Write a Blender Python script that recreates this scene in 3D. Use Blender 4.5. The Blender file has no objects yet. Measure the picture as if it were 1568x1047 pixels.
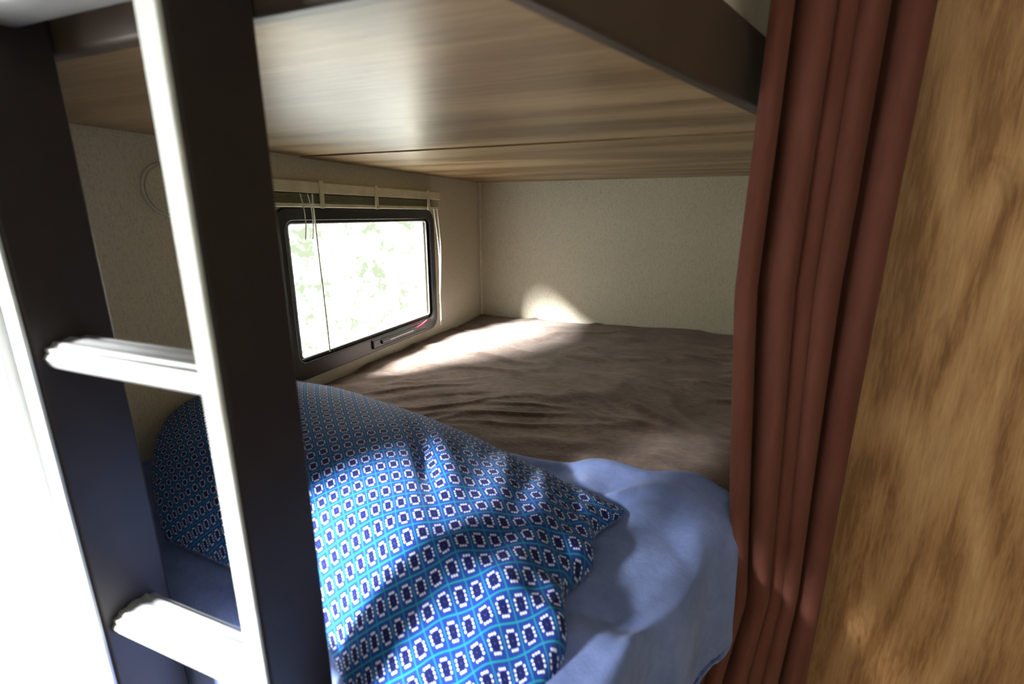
import bpy, bmesh, math, random
from mathutils import Vector, noise, Matrix
random.seed(4)
sc = bpy.context.scene
try:
    sc.view_settings.view_transform = 'Standard'
    sc.view_settings.look = 'None'
except Exception: pass

# ---------------------------------------------------------------- materials
class NT:
    def __init__(s, name):
        s.m = bpy.data.materials.new(name); s.m.use_nodes = True
        s.t = s.m.node_tree; s.b = s.t.nodes['Principled BSDF']
    def n(s, typ, **kw):
        nd = s.t.nodes.new(typ)
        for k, v in kw.items(): setattr(nd, k, v)
        return nd
    def l(s, a, b): s.t.links.new(a, b)
    def math(s, op, a, b=None, c=None):
        nd = s.n('ShaderNodeMath', operation=op)
        for i, v in enumerate((a, b, c)):
            if v is None: continue
            if isinstance(v, (int, float)): nd.inputs[i].default_value = v
            else: s.l(v, nd.inputs[i])
        return nd.outputs[0]
    def coord(s, kind='Object', scale=(1,1,1), rot=(0,0,0)):
        tc = s.n('ShaderNodeTexCoord'); mp = s.n('ShaderNodeMapping')
        mp.inputs['Scale'].default_value = scale; mp.inputs['Rotation'].default_value = rot
        s.l(tc.outputs[kind], mp.inputs['Vector']); return mp.outputs[0]
    def noise(s, vec, scale, detail=3, rough=.5, dist=0):
        nd = s.n('ShaderNodeTexNoise'); s.l(vec, nd.inputs['Vector'])
        nd.inputs['Scale'].default_value = scale; nd.inputs['Detail'].default_value = detail
        nd.inputs['Roughness'].default_value = rough; nd.inputs['Distortion'].default_value = dist
        return nd.outputs['Fac']
    def ramp(s, fac, stops):
        nd = s.n('ShaderNodeValToRGB'); s.l(fac, nd.inputs[0])
        e = nd.color_ramp.elements
        while len(e) < len(stops): e.new(.5)
        for i, (p, c) in enumerate(stops):
            e[i].position = p; e[i].color = (*c, 1)
        return nd.outputs[0]
    def mix(s, fac, a, b, mode='MIX'):
        nd = s.n('ShaderNodeMix', data_type='RGBA', blend_type=mode)
        if isinstance(fac, (int, float)): nd.inputs[0].default_value = fac
        else: s.l(fac, nd.inputs[0])
        for i, v in ((6, a), (7, b)):
            if isinstance(v, tuple): nd.inputs[i].default_value = (*v, 1)
            else: s.l(v, nd.inputs[i])
        return nd.outputs[2]
    def bump(s, h, st=.3, d=.002):
        nd = s.n('ShaderNodeBump'); nd.inputs['Strength'].default_value = st
        nd.inputs['Distance'].default_value = d
        s.l(h, nd.inputs['Height']); s.l(nd.outputs[0], s.b.inputs['Normal'])
    def set(s, **kw):
        for k, v in kw.items():
            s.b.inputs[k.replace('_', ' ')].default_value = v

def plain(name, col, rough=.5, metal=0, var=.12, spec=.5):
    t = NT(name); v = t.coord()
    f = t.noise(v, 25, 4)
    a = tuple(c*(1-var) for c in col); b = tuple(min(1, c*(1+var)) for c in col)
    t.l(t.ramp(f, [(.3, a), (.7, b)]), t.b.inputs['Base Color'])
    t.set(Roughness=rough, Metallic=metal); t.b.inputs['Specular IOR Level'].default_value = spec
    t.bump(t.noise(v, 400, 2), .08, .0005)
    return t.m

def wood(name, dark, mid, light, axis, rough=.35, s=1.0, ring=30, stops=(.40, .52, .64), blot=.6, spec=.5, wr=.2, med_sc=32, st=.06):
    t = NT(name)
    k = [1, 1, 1]; k[axis] = .2
    v = t.coord(scale=tuple(x*s for x in k))
    big = t.noise(v, 4, 1.5, .5, .35)
    r = t.math('SINE', t.math('MULTIPLY', big, ring*2))
    r = t.math('MULTIPLY_ADD', r, .5, .5)
    k2 = [1, 1, 1]; k2[axis] = st
    v2 = t.coord(scale=tuple(x*s for x in k2))
    fine = t.noise(v2, 210, 5, .75)
    med = t.noise(v2, med_sc, 5, .7, .7)
    f = t.math('ADD', t.math('MULTIPLY', r, wr), t.math('MULTIPLY', fine, .40))
    f = t.math('ADD', f, t.math('MULTIPLY', med, .6-wr))
    col = t.ramp(f, [(stops[0], dark), (stops[1], mid), (stops[2], light)])
    k3 = [1, 1, 1]; k3[axis] = .4
    kn = t.noise(t.coord(scale=tuple(k3)), 15, 3, .6, .9)
    bl = t.ramp(kn, [(.28, (.40, .30, .22)), (.38, (1, 1, 1))])
    col = t.mix(blot, col, bl, 'MULTIPLY')
    k4 = [1, 1, 1]; k4[axis] = .12
    tone = t.noise(t.coord(scale=tuple(k4)), 9, 2, .5)
    col = t.mix(.8, col, t.ramp(tone, [(.35, (.80, .77, .75)), (.62, (1.0, 1.0, 1.0))]), 'MULTIPLY')
    t.l(col, t.b.inputs['Base Color'])
    t.b.inputs['Specular IOR Level'].default_value = spec
    t.set(Roughness=rough); t.bump(fine, .10, .0006)
    return t.m

def wallpaper(name, col):
    t = NT(name); v = t.coord()
    n1 = t.noise(v, 220, 3, .7); n2 = t.noise(t.coord(scale=(1, 1, .25)), 320, 2)
    f = t.math('MULTIPLY_ADD', n1, .6, t.math('MULTIPLY', n2, .4))
    d = tuple(c*.78 for c in col); b = tuple(c*1.08 for c in col)
    t.l(t.ramp(f, [(.36, d), (.5, col), (.64, b)]), t.b.inputs['Base Color'])
    t.set(Roughness=.6); t.bump(f, .22, .0008)
    return t.m

def fleece(name, cols, rough=.9, sheen=.4, stint=(1,1,1), sc1=9, bump=.5, vs=(1,1,1)):
    t = NT(name); v = t.coord(scale=vs)
    n1 = t.noise(v, sc1, 5, .65, .6); n2 = t.noise(v, 500, 3, .7); n3 = t.noise(v, 60, 4, .6)
    f = t.math('ADD', t.math('MULTIPLY', n1, .6), t.math('MULTIPLY', n3, .25))
    f = t.math('ADD', f, t.math('MULTIPLY', n2, .15))
    t.l(t.ramp(f, [(.38, cols[0]), (.5, cols[1]), (.61, cols[2])]), t.b.inputs['Base Color'])
    t.set(Roughness=rough); t.b.inputs['Sheen Weight'].default_value = sheen
    t.b.inputs['Sheen Roughness'].default_value = .5
    t.b.inputs['Sheen Tint'].default_value = (*stint, 1)
    t.b.inputs['Specular IOR Level'].default_value = .04
    h = t.math('ADD', n2, t.math('MULTIPLY', n3, 2.0)); t.bump(h, bump, .0014)
    return t.m

def pillow_mat():
    t = NT('printed_cotton')
    uv = t.coord('UV', (1/.0235, 1/.0235, 1), (0, 0, math.radians(45)))
    sp = t.n('ShaderNodeSeparateXYZ'); t.l(uv, sp.inputs[0])
    fu = t.math('FRACT', sp.outputs[0]); fv = t.math('FRACT', sp.outputs[1])
    N = 7.0
    def part(f):
        g = t.math('MULTIPLY', f, N)
        idx = t.math('FLOOR', g)
        a = t.math('ABSOLUTE', t.math('SUBTRACT', idx, 3.0))
        d = t.math('SUBTRACT', t.math('FRACT', g), .5)
        return a, d
    au, du = part(fu); av, dv = part(fv)
    cheb = t.math('MAXIMUM', au, av)
    summ = t.math('ADD', au, av)
    dist = t.math('SQRT', t.math('ADD', t.math('MULTIPLY', du, du), t.math('MULTIPLY', dv, dv)))
    dot = t.math('LESS_THAN', dist, .34)
    ring = t.math('MULTIPLY', t.math('GREATER_THAN', cheb, 1.5), t.math('LESS_THAN', cheb, 2.5))
    ring = t.math('MULTIPLY', ring, t.math('LESS_THAN', summ, 3.5))
    white = t.math('MULTIPLY', dot, ring)
    cu = t.math('ABSOLUTE', t.math('SUBTRACT', fu, .5)); cv = t.math('ABSOLUTE', t.math('SUBTRACT', fv, .5))
    cd = t.math('ADD', t.math('MAXIMUM', cu, cv), t.math('MULTIPLY', t.math('MINIMUM', cu, cv), .30))
    navy = t.math('LESS_THAN', cd, .24)
    star = t.math('LESS_THAN', t.math('MAXIMUM', cu, cv), .022)
    line = t.math('GREATER_THAN', t.math('MAXIMUM', cu, cv), .468)
    base = (.010, .038, .225)
    c = t.mix(navy, base, (.004, .007, .065))
    c = t.mix(star, c, (.04, .10, .36))
    c = t.mix(line, c, (.010, .20, .29))
    c = t.mix(white, c, (.78, .82, .90))
    t.l(c, t.b.inputs['Base Color'])
    t.set(Roughness=.85); t.b.inputs['Specular IOR Level'].default_value = .15
    t.b.inputs['Sheen Weight'].default_value = .06
    v = t.coord(); t.bump(t.noise(v, 45, 4, .6), .16, .003)
    return t.m

M = {}
M['wall'] = wallpaper('wallpaper_beige', (.54, .505, .405))
M['bunkwood'] = wood('bunk_laminate', (.22, .140, .068), (.34, .235, .125), (.45, .325, .185), 0, .36, .7, 20, (.38, .52, .66), .35, .33, .22)
M['panel'] = wood('oak_panel', (.20, .098, .036), (.34, .190, .082), (.45, .285, .140), 2, .45, 1.0, 26, (.38, .51, .66), .7, .35, .16, 40, .09)
M['cab'] = wood('cabinet_wood', (.16, .08, .035), (.26, .14, .06), (.36, .21, .1), 0, .45)
M['dark'] = plain('dark_brown_paint', (.020, .016, .017), .45, spec=.35)
M['trimdark'] = plain('dark_trim_laminate', (.050, .037, .030), .4)
M['edge'] = plain('satin_grey_edge', (.52, .56, .57), .35, .0)
M['rung'] = plain('brushed_aluminium', (.44, .46, .48), .30, .55)
M['black'] = plain('black_window_frame', (.010, .009, .010), .35)
M['cream'] = plain('cream_plastic', (.58, .56, .43), .4)
M['slat'] = plain('olive_slat', (.22, .23, .14), .3)
M['trim'] = plain('beige_trim', (.60, .57, .48), .5)
M['white'] = plain('white_gelcoat', (.82, .83, .85), .4, 0, .03)
M['red'] = plain('red_plastic', (.35, .02, .05), .4)
M['cord'] = plain('cord_cotton', (.75, .74, .68), .7)
M['vinyl'] = wood('vinyl_floor', (.10, .07, .045), (.17, .12, .08), (.25, .18, .12), 1, .4)
M['ceil'] = plain('ceiling_board', (.62, .60, .56), .7)
M['curtain'] = fleece('curtain_rust_cloth', [(.102, .036, .026), (.122, .045, .033), (.142, .054, .040)], .9, .05, (1, .75, .65), 14, .15, (1,1,.2))
M['brown'] = fleece('brown_plush', [(.045, .025, .019), (.085, .050, .038), (.150, .097, .076)], .95, .35, (1, .9, .84), 9, 1.0)
M['blue'] = fleece('blue_fleece', [(.115, .165, .37), (.145, .205, .44), (.18, .245, .50)], .95, .2, (.8, .85, 1), 10, .6)
M['ticking'] = plain('mattress_ticking', (.75, .71, .63), .8)
M['pillow'] = pillow_mat()

def glass():
    t = NT('window_glass')
    out = t.t.nodes['Material Output']; tr = t.n('ShaderNodeBsdfTransparent'); gl = t.n('ShaderNodeBsdfGlossy')
    gl.inputs['Roughness'].default_value = .02
    mx = t.n('ShaderNodeMixShader'); mx.inputs[0].default_value = .05
    t.l(tr.outputs[0], mx.inputs[1]); t.l(gl.outputs[0], mx.inputs[2]); t.l(mx.outputs[0], out.inputs[0])
    tr.inputs[0].default_value = (.97, .99, .97, 1)
    return t.m
M['glass'] = glass()
t = NT('fill_lamp_diffuser'); t.b.inputs['Emission Color'].default_value = (1, .93, .82, 1)
t.b.inputs['Emission Strength'].default_value = 8; t.set(Base_Color=(.9, .88, .84, 1)); M['lamp'] = t.m  # glowing face of the added fill lamp

# ---------------------------------------------------------------- geometry helpers
def link(name, me, mat, parent=None, smooth=False, bevel=0):
    o = bpy.data.objects.new(name, me); sc.collection.objects.link(o)
    if mat:
        me.materials.append(M[mat] if isinstance(mat, str) else mat)
    if smooth:
        for p in me.polygons: p.use_smooth = True
    if parent: o.parent = parent
    if bevel:
        b = o.modifiers.new('bevel', 'BEVEL'); b.width = bevel; b.segments = 3; b.limit_method = 'ANGLE'
    return o
def empty(name):
    e = bpy.data.objects.new(name, None); sc.collection.objects.link(e); e.empty_display_size = .05
    return e
def boxes(name, lst, mat, parent=None, bevel=0):
    bm = bmesh.new()
    for a, b in lst:
        vs = [bm.verts.new((x, y, z)) for x in (a[0], b[0]) for y in (a[1], b[1]) for z in (a[2], b[2])]
        for f in ((0,1,3,2), (4,6,7,5), (0,4,5,1), (2,3,7,6), (0,2,6,4), (1,5,7,3)):
            bm.faces.new([vs[i] for i in f])
    bmesh.ops.recalc_face_normals(bm, faces=bm.faces)
    me = bpy.data.meshes.new(name); bm.to_mesh(me); bm.free()
    return link(name, me, mat, parent, bevel=bevel)
def prism(name, pts, z0, z1, mat, parent=None, bevel=0):
    bm = bmesh.new()
    lo = [bm.verts.new((x, y, z0)) for x, y in pts]; hi = [bm.verts.new((x, y, z1)) for x, y in pts]
    bm.faces.new(lo[::-1]); bm.faces.new(hi)
    n = len(pts)
    for i in range(n): bm.faces.new((lo[i], lo[(i+1) % n], hi[(i+1) % n], hi[i]))
    bmesh.ops.recalc_face_normals(bm, faces=bm.faces)
    me = bpy.data.meshes.new(name); bm.to_mesh(me); bm.free()
    return link(name, me, mat, parent, bevel=bevel)
def grid(name, nu, nv, fn, mat, parent=None, uvfn=None, solid=0):
    verts = [fn(i/(nu-1), j/(nv-1)) for j in range(nv) for i in range(nu)]
    faces = [(j*nu+i, j*nu+i+1, (j+1)*nu+i+1, (j+1)*nu+i) for j in range(nv-1) for i in range(nu-1)]
    me = bpy.data.meshes.new(name); me.from_pydata(verts, [], faces)
    me.update()
    o = link(name, me, mat, parent, True)
    if solid:
        s = o.modifiers.new('solid', 'SOLIDIFY'); s.thickness = solid; s.offset = -1
    return o
def cyl(name, p0, p1, r, mat, parent=None, seg=24, smooth=True):
    p0 = Vector(p0); p1 = Vector(p1); d = p1-p0
    bm = bmesh.new()
    bmesh.ops.create_cone(bm, cap_ends=True, segments=seg, radius1=r, radius2=r, depth=d.length)
    rot = d.to_track_quat('Z', 'Y').to_matrix().to_4x4()
    bmesh.ops.transform(bm, matrix=Matrix.Translation((p0+p1)/2) @ rot, verts=bm.verts)
    me = bpy.data.meshes.new(name); bm.to_mesh(me); bm.free()
    o = link(name, me, mat, parent, smooth)
    e = o.modifiers.new('es', 'EDGE_SPLIT'); e.split_angle = .8
    return o
def tube(name, pts, r, mat, parent=None):
    cu = bpy.data.curves.new(name, 'CURVE'); cu.dimensions = '3D'; cu.bevel_depth = r; cu.bevel_resolution = 3
    sp = cu.splines.new('NURBS'); sp.points.add(len(pts)-1)
    for p, q in zip(sp.points, pts): p.co = (*q, 1)
    sp.use_endpoint_u = True; sp.order_u = 3
    o = bpy.data.objects.new(name, cu); sc.collection.objects.link(o); cu.materials.append(M[mat])
    if parent: o.parent = parent
    return o

XL, YF, XR = -.965, 2.07, .22       # left wall, far wall, bunk right wall
ZF, ZC, YB, XRR = -1.2, .95, -1.6, 1.3
ZU = .141                           # underside of upper bunk
ZM = -.465                          # lower bed top
T = .035
# ---------------------------------------------------------------- room shell
W1 = (.935, 1.578, -.377, .000)     # window_1 y0,y1,z0,z1
D1 = (-.98, .18, ZF, .40)
def wall_x(name, x0, x1, y0, y1, z0, z1, holes, mat):
    ys = sorted({y0, y1, *[h[0] for h in holes], *[h[1] for h in holes]})
    L = []
    for a, b in zip(ys[:-1], ys[1:]):
        h = [q for q in holes if q[0] <= a+1e-6 and q[1] >= b-1e-6]
        if not h: L.append(((x0, a, z0), (x1, b, z1)))
        else:
            h = h[0]
            if h[2] > z0+1e-4: L.append(((x0, a, z0), (x1, b, h[2])))
            if h[3] < z1-1e-4: L.append(((x0, a, h[3]), (x1, b, z1)))
    return boxes(name, L, mat)
wall_x('wall_left', XL-T, XL, YB, YF+T, ZF, ZC, [W1, D1], 'wall')
boxes('wall_far', [((XL, YF, ZF), (XRR, YF+T, ZC))], 'wall')
boxes('wall_back', [((XL-T, YB-T, ZF), (XRR+T, YB, ZC))], 'wall')
boxes('wall_right', [((XRR, YB, ZF), (XRR+T, YF+T, ZC))], 'wall')
boxes('wall_partition', [((XR, .865, ZF), (XRR, .90, ZC))], 'panel')
boxes('wall_bunk_end', [((XR, .90, ZF), (XR+.03, YF, ZC))], 'wall')
boxes('wall_entry', [((XL, .222, ZF), (-.582, .248, ZC))], 'white', bevel=.003)
boxes('floor', [((XL-T, YB-T, ZF-.04), (XRR+T, YF+T, ZF))], 'vinyl')
boxes('ceiling', [((XL-T, YB-T, ZC), (XRR+T, YF+T, ZC+.04))], 'ceil')
boxes('trim_1', [((XL, YF-.010, ZM+.003), (XL+.010, YF, ZU-.002))], 'trim', bevel=.003)

# ---------------------------------------------------------------- window 1
w = empty('window_1')
def frame_ring(name, x0, x1, y0, y1, z0, z1, t, mat, parent, r=.03, tb=None):
    tb = tb or t
    def rr(y0, y1, z0, z1, r, n=8):
        P = []
        for cy, cz, a0 in ((y1-r, z1-r, 0), (y0+r, z1-r, 90), (y0+r, z0+r, 180), (y1-r, z0+r, 270)):
            for k in range(n+1):
                a = math.radians(a0+90*k/n); P.append((cy+r*math.cos(a), cz+r*math.sin(a)))
        return P
    O = rr(y0, y1, z0, z1, r); I = rr(y0+t, y1-t, z0+tb, z1-t, max(.004, r-t*.6))
    n = len(O); bm = bmesh.new()
    R = [[bm.verts.new((x, p[0], p[1])) for p in L] for x, L in ((x0, O), (x1, O), (x1, I), (x0, I))]
    for a in range(4):
        A, B = R[a], R[(a+1) % 4]
        for i in range(n): bm.faces.new((A[i], A[(i+1) % n], B[(i+1) % n], B[i]))
    bmesh.ops.recalc_face_normals(bm, faces=bm.faces)
    me = bpy.data.meshes.new(name); bm.to_mesh(me); bm.free()
    return link(name, me, mat, parent, bevel=.002)
frame_ring('outer_frame', XL-.02, XL+.014, .895, 1.635, -.425, .016, .030, 'black', w, .045, .046)
frame_ring('inner_sash', XL-.026, XL+.004, .928, 1.602, -.382, -.012, .009, 'black', w, .022)
frame_ring('sash_bead', XL-.024, XL+.007, .939, 1.592, -.371, -.020, .004, 'edge', w, .012)
me = bpy.data.meshes.new('glass_pane')
me.from_pydata([(XL-.015, .94, -.372), (XL-.015, 1.59, -.372), (XL-.015, 1.59, -.02), (XL-.015, .94, -.02)], [], [(0, 1, 2, 3)])
link('glass_pane', me, 'glass', w)
boxes('latch_bar', [((XL+.016, 1.26, -.405), (XL+.026, 1.50, -.392))], 'black', w, .003)
boxes('latch_plate', [((XL+.012, 1.22, -.414), (XL+.020, 1.54, -.384))], 'black', w, .004)
boxes('latch_slot', [((XL+.026, 1.30, -.401), (XL+.0275, 1.44, -.397))], 'edge', w)
tube('latch_lever', [(XL+.02, 1.46, -.398), (XL+.032, 1.48, -.390), (XL+.032, 1.51, -.384), (XL+.03, 1.53, -.380)], .0035, 'red', w)

# ---------------------------------------------------------------- mini blind
bl = empty('window_blind')
boxes('head_rail', [((XL, .80, .052), (XL+.034, 1.655, .080))], 'cream', bl, .003)
sl = [((XL+.003, .815, .0295+.0030*k), (XL+.030, 1.645, .0310+.0030*k)) for k in range(7)]
boxes('slat_stack', sl, 'slat', bl)
boxes('bottom_rail', [((XL+.003, .81, .018), (XL+.031, 1.65, .028))], 'cream', bl, .002)
for i, y in enumerate((1.03, 1.26, 1.56)):
    boxes('rail_clip_%d' % i, [((XL+.032, y, .016), (XL+.037, y+.014, .084))], 'cream', bl, .001)
for k, (dy, ph, ln) in enumerate(((0, .0, -.395), (.012, .6, -.42))):
    pts = []
    for i in range(12):
        f = i/11; z = .02 + (ln-.02)*f
        pts.append((XL+.036+.012*math.sin(f*3.1+ph), 1.60+dy+.02*math.sin(f*2.2+ph)*f+.012*math.sin(7*f+ph)*f, z))
    tube('lift_cord_%d' % k, pts, .0018, 'cord', bl)
tube('tilt_wand', [(XL+.038, 1.0, .05), (XL+.040, 1.0, -.1), (XL+.042, 1.003, -.25), (XL+.042, 1.004, -.36)], .002, 'cord', bl)
for y in (.96, .985): tube('tilt_cord_%d' % (y*1000), [(XL+.037, y, .05), (XL+.045, y+.01, -.0), (XL+.04, y, -.06)], .0013, 'cord', bl)

# ---------------------------------------------------------------- entry door frame
d = empty('door_1')
boxes('door_frame', [((XL-T-.004, D1[0]-.001, ZF), (XL+.006, D1[0]+.02, D1[3])), ((XL-T-.004, D1[1]-.02, ZF), (XL+.006, D1[1]+.001, D1[3])),
                     ((XL-T-.004, D1[0]+.02, D1[3]-.02), (XL+.006, D1[1]-.02, D1[3]+.002)), ((XL-T-.004, D1[0]+.02, ZF), (XL+.006, D1[1]-.02, ZF+.02))], 'white', d, .002)

# ---------------------------------------------------------------- low-profile round wall speaker cover, papered like the wall
pl = empty('wall_speaker')
cyl('base', (XL, .665, .045), (XL+.005, .665, .045), .050, 'trim', pl, 48)
cyl('grille', (XL+.005, .665, .045), (XL+.009, .665, .045), .046, 'wall', pl, 48)

# ---------------------------------------------------------------- upper bunk
YU = .322
ub = empty('upper_bunk')
front = [(XL+.001, YU), (-.150, YU), (.033, .80), (.113, 1.005), (XL+.001, 1.005)]
rear = [(XL+.001, 1.011), (.1145, 1.011), (.2, 1.23), (XR-.001, 1.28), (XR-.001, YF-.001), (XL+.001, YF-.001)]
prism('underside_front', front, ZU, ZU+.02, 'bunkwood', ub, .0015)
prism('underside_rear', rear, ZU-.003, ZU+.02, 'bunkwood', ub, .0015)
prism('deck', [(XL+.001, YU+.005), (-.155, YU+.005), (.2, 1.24), (XR-.001, 1.3), (XR-.001, YF-.001), (XL+.001, YF-.001)], ZU+.0205, ZU+.045, 'dark', ub)
def strip(name, path, th, z0, z1, mat, parent, bevel=.004):
    P = [Vector(p) for p in path]; out = []
    for i, p in enumerate(P):
        ns = []
        if i > 0: dd = (P[i]-P[i-1]).normalized(); ns.append(Vector((dd.y, -dd.x)))
        if i < len(P)-1: dd = (P[i+1]-P[i]).normalized(); ns.append(Vector((dd.y, -dd.x)))
        n = sum(ns, Vector((0, 0))).normalized(); n = n/max(.5, n.dot(ns[0])); out.append(p+n*th)
    return prism(name, [tuple(p) for p in P]+[tuple(p) for p in out[::-1]], z0, z1, mat, parent, bevel)
def rounded(a, c, b, r, n=8):
    a, b, c = Vector(a), Vector(b), Vector(c)
    p0 = c+(a-c).normalized()*r; p1 = c+(b-c).normalized()*r
    return [tuple((1-t)**2*p0+2*t*(1-t)*c+t*t*p1) for t in [k/n for k in range(n+1)]]
path = [(XL+.002, YU)] + rounded((XL, YU), (-.150, YU), (.2, 1.23), .04) + [(.2, 1.231)]
strip('front_rail', path, .017, ZU-.002, ZU+.088, 'trimdark', ub)
um = empty('upper_mattress')
mp = [(XL+.004, .345)] + rounded((XL, .345), (-.157, .345), (.19, 1.25), .09) + [(.19, 1.25), (XR-.004, 1.32), (XR-.004, YF-.004), (XL+.004, YF-.004)]
prism('core', mp, ZU+.046, ZU+.20, 'ticking', um, .03)
strip('piping', mp[:11], .006, ZU+.098, ZU+.108, 'cab', um, .002)

# ---------------------------------------------------------------- lower bunk
lb = empty('lower_bunk')
LP = [(XL+.002, .365), (-.10, .345), (.065, .80), (XR-.002, 1.20), (XR-.002, YF-.002), (XL+.002, YF-.002)]
prism('base_cabinet', [(XL+.002, .40), (-.12, .38), (.03, .81), (XR-.01, 1.24), (XR-.01, YF-.002), (XL+.002, YF-.002)], ZF, -.665, 'cab', lb)
prism('deck', LP, -.664, -.640, 'trimdark', lb, .004)
mt = prism('lower_mattress', [(x+(.004 if x < 0 else -.008), y+(.01 if y < 1 else -.004)) for x, y in LP], -.640, ZM-.014, 'ticking', None, .03)

def seg_dist(p, a, b):
    ab = b-a; t = max(0, min(1, (p-a).dot(ab)/ab.length_squared)); q = a+ab*t
    return (p-q).length, q
EDG = [Vector(p) for p in ([(XL-.2, .367), (XL+.002, .365)] + rounded((XL, .365), (-.10, .345), (.065, .80), .07, 6) + [(.065, .80), (.215, 1.20)])]
def inside(p):
    a, c, b = Vector((XL, .365)), Vector((-.10, .345)), Vector((.065, .80))
    d1 = p.y-(.365+(p.x-XL)/(-.10-XL)*(-.02))
    n = Vector((-(b-c).y, (b-c).x)).normalized(); d2 = (p-c).dot(n)
    return min(d1, d2)
def drape(x, y, top, spread=.018, drop=1.0):
    p = Vector((x, y)); best = 9; q = None
    for a, b in zip(EDG[:-1], EDG[1:]):
        dd, qq = seg_dist(p, a, b)
        if dd < best: best, q = dd, qq
    s = inside(p)
    out = s < 0 or (best > 0 and (p-q).dot(Vector((.55, -.83))) > 0 and s < .02 and best < .03 and p.x > -.17 and p.x < -.03 and p.y < .45)
    R = .03
    if out:
        n = (p-q).normalized() if best > 1e-5 else Vector((0, -1))
        a = min(best/R, 1.45)
        off = R*.6*math.sin(a)+spread*(1-math.exp(-best/.05))
        z = top-.012-R*(1-math.cos(a))-max(0, best-R*1.3)*drop
        return q+n*off, z, best
    z = top-.012*max(0, 1-best/.06)**2
    return p, z, 0
def nz(x, y, s, k=0): return noise.noise(Vector((x*s, y*s, k)))
def ridge(x, y, ang, s, k=0, st=.3):
    c, n = math.cos(ang), math.sin(ang); a = (x*c+y*n); b = (-x*n+y*c)
    b += .04*nz(x, y, 5, k+7)
    v = noise.noise(Vector((a*s*st, b*s, k))); return 1-abs(v)*2
def sm(t): t = max(0, min(1, t)); return t*t*(3-2*t)
# brown plush blanket
def brown_fn(u, v):
    x = XL+.006+u*(XR+.10-XL); y = .70+v*(YF-.006-.70)
    x = min(x, XR-.006)
    h = .012*nz(x, y, 3, 1)+.004*nz(x, y, 8, 2)
    h += .006*sm((ridge(x, y, .55, 6, 3, .6)-.5)/.5)*sm((nz(x, y, 4, 51)+.05)*3)
    h += .006*sm((ridge(x, y, -.4, 7, 5, .6)-.5)/.5)*sm((nz(x, y, 4, 52)+.05)*3)
    # soft irregular creases where the blanket has been pulled
    for (cx, cy, rx, ry, ang, s, am, k) in ((-.64, 1.02, .17, .16, .62, 15, .010, 4), (-.02, 1.04, .15, .12, 2.5, 14, .009, 6),
                                            (-.38, 1.0, .16, .12, .35, 16, .007, 16), (-.15, 1.28, .14, .12, 2.2, 13, .007, 26)):
        m = math.exp(-((x-cx)/rx)**2-((y-cy)/ry)**2)
        if m > .02:
            h += am*m*sm((ridge(x, y, ang, s, k, .28)-.45)/.55)
    p, z, dd = drape(x, y, ZM+.004+h)
    return (min(p.x, XR-.006), p.y, z)
grid('brown_blanket', 260, 280, brown_fn, 'brown', solid=.006)
# blue fleece blanket, draped over front edge
def blue_fn(u, v):
    x = XL+.008+u*(.27-XL-.008); y0 = .12
    yend = .785+.012*math.sin(u*17)+.012*nz(u*9, 0, 1, 3)
    yend -= .25*max(0, (x-.03))
    y = y0+v*(yend-y0)
    e = (yend-y)
    r = sm((x+.26)/.12)
    h = .002+.014*sm((y-.64)/.05)+r*(.010+.012*nz(x, y, 5, 11))+.003*nz(x, y, 14, 12)*r
    h += r*(.020*sm((ridge(x, y, 1.25, 6, 13, .4)-.5)/.5)+.012*sm((ridge(x, y, .5, 7, 15, .4)-.6)/.4))
    h += .008*math.exp(-((e-.02)/.018)**2)
    if e < .010: h -= .014*(1-e/.010)
    p, z, dd = drape(x, y, ZM+.008+h, .034)
    if dd > 0:
        w_ = .012*math.sin((p.x*1.0+p.y*.9)*28+2*nz(x, y, 5, 2))*min(1, dd/.08)
        p = p+Vector((.6, -.5))*w_
    z = max(z, -.665+.01*nz(x, y, 9, 20))
    return (max(p.x, XL+.004), max(p.y, .312) if p.x < -.27 else p.y, z)
grid('blue_fleece_blanket', 220, 160, blue_fn, 'blue', solid=.006)

# ---------------------------------------------------------------- pillow
def interp(tab, t):
    for (a, va), (b, vb) in zip(tab[:-1], tab[1:]):
        if t <= b:
            f = (t-a)/(b-a)
            return tuple(p+(q-p)*f for p, q in zip(va, vb))
    return tab[-1][1]
FR = [(0, (-.665, .366)), (.28, (-.52, .358)), (.47, (-.385, .345)), (.58, (-.300, .310)), (.70, (-.235, .250)), (1, (-.070, .240))]
BK = [(0, (-.945, .87)), (.3, (-.66, .845)), (.6, (-.40, .755)), (1, (-.070, .660))]
def lin(tab, t):
    r = [interp(tab, max(0, min(1, t+k*.025))) for k in range(-2, 3)]
    return tuple(sum(q[i] for q in r)/5 for i in (0, 1))
def pil_xy(u, v):
    f = lin(FR, u); b = lin(BK, u)
    x = f[0]+(b[0]-f[0])*v; y = f[1]+(b[1]-f[1])*v
    k = 4*v*(1-v)
    x -= .19*k*(1-u)**2.2
    x += -.025*k*u**6+.008*math.sin(v*21)*u**10
    lim = XL+.012
    if x < lim+.03: x = lim+.03*math.exp((x-lim-.03)/.03)
    return x, y
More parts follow.
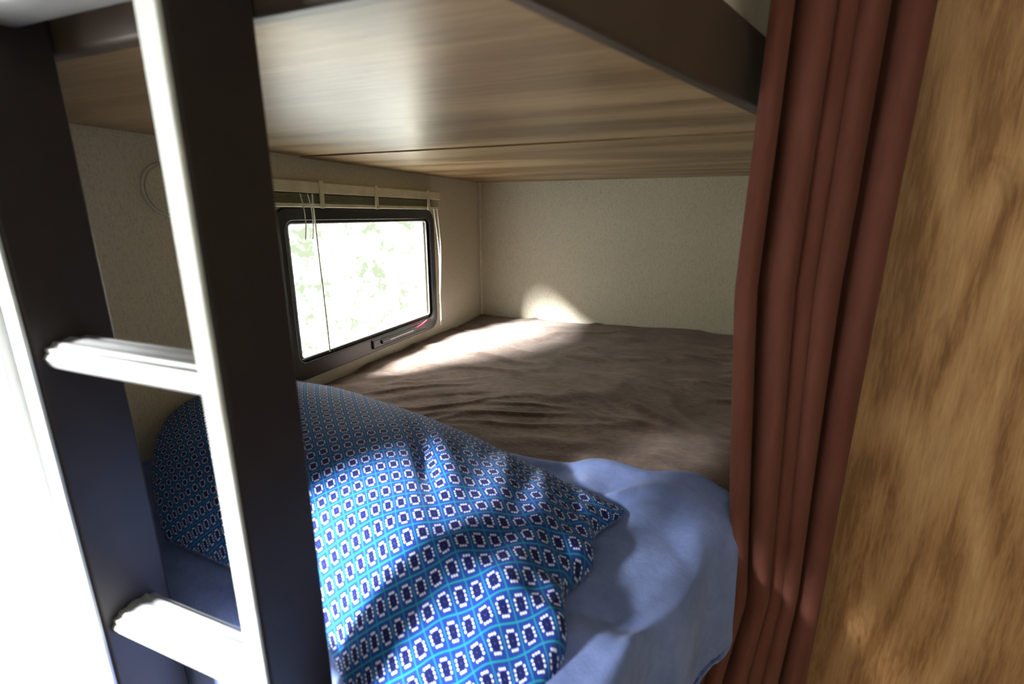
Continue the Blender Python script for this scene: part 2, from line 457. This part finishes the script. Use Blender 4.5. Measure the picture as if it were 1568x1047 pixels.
def pil_fn(side):
    def fn(u, v):
        x, y = pil_xy(u, v)
        eu = min(1, (4*u*(1-u))); ev = 4*v*(1-v)
        prof = (eu**.40)*(ev**.52)
        right = max(0, (u-.5)/.5)
        H = .108*(1-.25*right**1.5)
        base = ZM+.030+.018*max(0, 1-u/.35)*min(1, v*2.5)
        if y < .40: base -= .9*(.40-y)*min(1, max(0, (u-.35)*3))
        if side:
            h = H*prof
            m = min(1, prof*1.6)
            h += m*(.007*nz(x, y, 4.5, 31)+.0012*nz(x, y, 15, 32))
            c = sm((u-.62)/.3)
            h += m*c*.0046*math.sin((x*.97+.10*y)*95+3*nz(x, y, 5, 5))
            e = sm((u-.86)/.14)
            h += m*e*.004*math.sin(y*150+3*nz(x, y, 8, 9))
            dl = (x+.36)*.80+(y-.56)*.60
            g = math.exp(-((x+.36)**2+(y-.56)**2)/.014)
            h -= m*.012*math.exp(-(dl/.014)**2)*g
            h += m*.009*math.exp(-((dl-.03)/.02)**2)*g
            z = base+h+.004
        else:
            z = base-.008*prof
        return (x, y, z)
    return fn
def pillow():
    nu, nv = 230, 130
    V = []; F = []; UV = []
    for s in (1, 0):
        fn = pil_fn(s); rows = []
        for j in range(nv):
            row = []
            for i in range(nu):
                u, v = i/(nu-1), j/(nv-1)
                uu = .5-.5*math.cos(math.pi*u)*(.55+.45*abs(math.cos(math.pi*u)))
                vv = .5-.5*math.cos(math.pi*v)*(.55+.45*abs(math.cos(math.pi*v)))
                row.append(Vector(fn(uu, vv)))
            rows.append(row)
        mid = nv//2
        ua = [0.0]
        for i in range(1, nu): ua.append(ua[-1]+(rows[mid][i]-rows[mid][i-1]).length)
        vl = [[0]*nu for _ in range(nv)]
        for i in range(nu):
            for j in range(mid+1, nv): vl[j][i] = vl[j-1][i]+(rows[j][i]-rows[j-1][i]).length
            for j in range(mid-1, -1, -1): vl[j][i] = vl[j+1][i]-(rows[j][i]-rows[j+1][i]).length
        for j in range(nv):
            for i in range(nu):
                V.append(rows[j][i]); UV.append((rows[j][i].x*.5+ua[i]*.5, vl[j][i]+.35*rows[mid][i].y))
    off = nu*nv
    for j in range(nv-1):
        for i in range(nu-1):
            a = j*nu+i; F.append((a, a+1, a+nu+1, a+nu)); b = a+off; F.append((b, b+nu, b+nu+1, b+1))
    border = [i for i in range(nu)]+[j*nu+nu-1 for j in range(1, nv)]+[(nv-1)*nu+i for i in range(nu-2, -1, -1)]+[j*nu for j in range(nv-2, 0, -1)]
    for a, b in zip(border, border[1:]+border[:1]): F.append((a, a+off, b+off, b))
    me = bpy.data.meshes.new('patterned_pillow'); me.from_pydata(V, [], F)
    uvl = me.uv_layers.new(name='UVMap')
    for lp in me.loops: uvl.data[lp.index].uv = UV[lp.vertex_index]
    me.update(); return link('patterned_pillow', me, 'pillow', None, True)
pillow()

# ---------------------------------------------------------------- ladder
ld = empty('bunk_ladder')
Y0, Y1 = .2345, .3035
for nm, xa, xb in (('rail_1', -.337, -.317), ('rail_2', -.576, -.556)):
    boxes(nm, [((xa, Y0, ZF), (xb, Y1, .60))], 'dark', ld, .003)
    boxes(nm+'_edge_band', [((xa, Y0-.004, ZF+.002), (xb, Y0-.0002, .60))], 'edge', ld, .0015)
def rung(k, z):
    yc = .265; n = 48; bm = bmesh.new(); rings = []
    for x in (-.5558, -.5535, -.3395, -.3372):
        R = []
        for i in range(n):
            a = 2*math.pi*i/n; ry, rz = .023, .0145
            g = .0012*math.cos(12*a) if math.sin(a) > -.2 else 0
            ca, sa = math.cos(a), math.sin(a)
            y = (ry+g)*math.copysign(abs(ca)**.8, ca); zz = (rz+g)*math.copysign(abs(sa)**.8, sa)
            R.append(bm.verts.new((x, yc+y, z+zz)))
        rings.append(R)
    for A, B in zip(rings[:-1], rings[1:]):
        for i in range(n): bm.faces.new((A[i], A[(i+1) % n], B[(i+1) % n], B[i]))
    bm.faces.new(rings[0]); bm.faces.new(rings[-1][::-1]); bmesh.ops.recalc_face_normals(bm, faces=bm.faces)
    me = bpy.data.meshes.new('rung_%d' % k); bm.to_mesh(me); bm.free()
    link('rung_%d' % k, me, 'rung', ld, True)
for k, z in enumerate((-1.04, -.735, -.43, -.128, .165, .47)): rung(k, z)

# ---------------------------------------------------------------- curtain
def cur_fn(s, v):
    z = .86+(-1.0-.86)*v
    xl = .052 if z > -.1 else .052+.045*min(1, (-.1-z)/.5)
    if z < -.6: xl -= .03*min(1, (-.6-z)/.25)
    xr = .229
    q = s+.04*math.sin(s*11+1)
    x = xl+(xr-xl)*s; y = .748+.055*s
    ph = 2*math.pi*5.0*q+.16*math.sin(z*1.4+s*4)-.3
    a = (.027-.011*s)*(1+.12*math.sin(z*1.1+s*9)+.25*math.sin(s*23))
    w1 = math.sin(ph); w1 = math.copysign(abs(w1)**.8, w1)
    sec = .25*math.sin(2.0*ph+1+z*.4)*(.4+.6*s)
    x += .008*math.cos(ph)*(-1); y += -a*(w1+.3*sec)+.004*nz(s*6, z, 1.0, 41)
    x += .003*nz(s*3, z, 1.5, 44)
    return (x, y, z)
cb = empty('privacy_curtain')
grid('cloth', 340, 120, cur_fn, 'curtain', cb, solid=.0015)
tube('curtain_track', [(.0, .70, .87), (.12, .775, .87), (.24, .81, .87)], .008, 'trim', cb)
boxes('track_bracket', [((.115, .775, .862), (.125, .864, .878))], 'trim', cb)

# ---------------------------------------------------------------- unseen fill lamp, added behind the camera to brighten the room
cl = empty('fill_lamp')
cyl('fill_housing', (.35, -.5, ZC-.03), (.35, -.5, ZC), .13, 'white', cl, 48)
cyl('fill_diffuser', (.35, -.5, ZC-.045), (.35, -.5, ZC-.03), .115, 'lamp', cl, 48)

# ---------------------------------------------------------------- world + sun
wd = bpy.data.worlds.new('World'); sc.world = wd; wd.use_nodes = True
nt = wd.node_tree; bg = nt.nodes['Background']
tc = nt.nodes.new('ShaderNodeTexCoord'); no = nt.nodes.new('ShaderNodeTexNoise')
no.inputs['Scale'].default_value = 26; no.inputs['Detail'].default_value = 14; no.inputs['Roughness'].default_value = .85
nt.links.new(tc.outputs['Generated'], no.inputs['Vector'])
rp = nt.nodes.new('ShaderNodeValToRGB'); nt.links.new(no.outputs['Fac'], rp.inputs[0])
rp.color_ramp.elements[0].position = .49; rp.color_ramp.elements[0].color = (.0240, .0280, .0200, 1)
rp.color_ramp.elements[1].position = .62; rp.color_ramp.elements[1].color = (1, 1, .95, 1)
nt.links.new(rp.outputs[0], bg.inputs['Color']); bg.inputs['Strength'].default_value = 34.0

sun = bpy.data.lights.new('sun', 'SUN'); sun.energy = 70; sun.angle = math.radians(17); sun.color = (1, .98, .96)
so = bpy.data.objects.new('sun', sun); sc.collection.objects.link(so)
so.rotation_euler = Vector((.30, .49, -.35)).to_track_quat('-Z', 'Y').to_euler()
so.location = (-3, -4, 4)
for i, h in enumerate((W1, D1)):
    L = bpy.data.lights.new('portal_%d' % i, 'AREA'); L.shape = 'RECTANGLE'
    L.size = h[3]-h[2]; L.size_y = h[1]-h[0]
    L.cycles.is_portal = True
    o = bpy.data.objects.new('portal_%d' % i, L); sc.collection.objects.link(o)
    o.location = (XL-T-.005, (h[0]+h[1])/2, (h[2]+h[3])/2); o.rotation_euler = (0, -math.pi/2, 0)

# ---------------------------------------------------------------- camera
cam = bpy.data.cameras.new('camera'); co = bpy.data.objects.new('camera', cam); sc.collection.objects.link(co)
cam.sensor_width = 36; cam.lens = 743/1568*36; cam.clip_start = .01
co.location = (0, 0, 0); co.rotation_euler = (math.radians(90-14.7), 0, math.radians(21.3))
cam.dof.use_dof = True; cam.dof.focus_distance = 1.2; cam.dof.aperture_fstop = 4
sc.camera = co
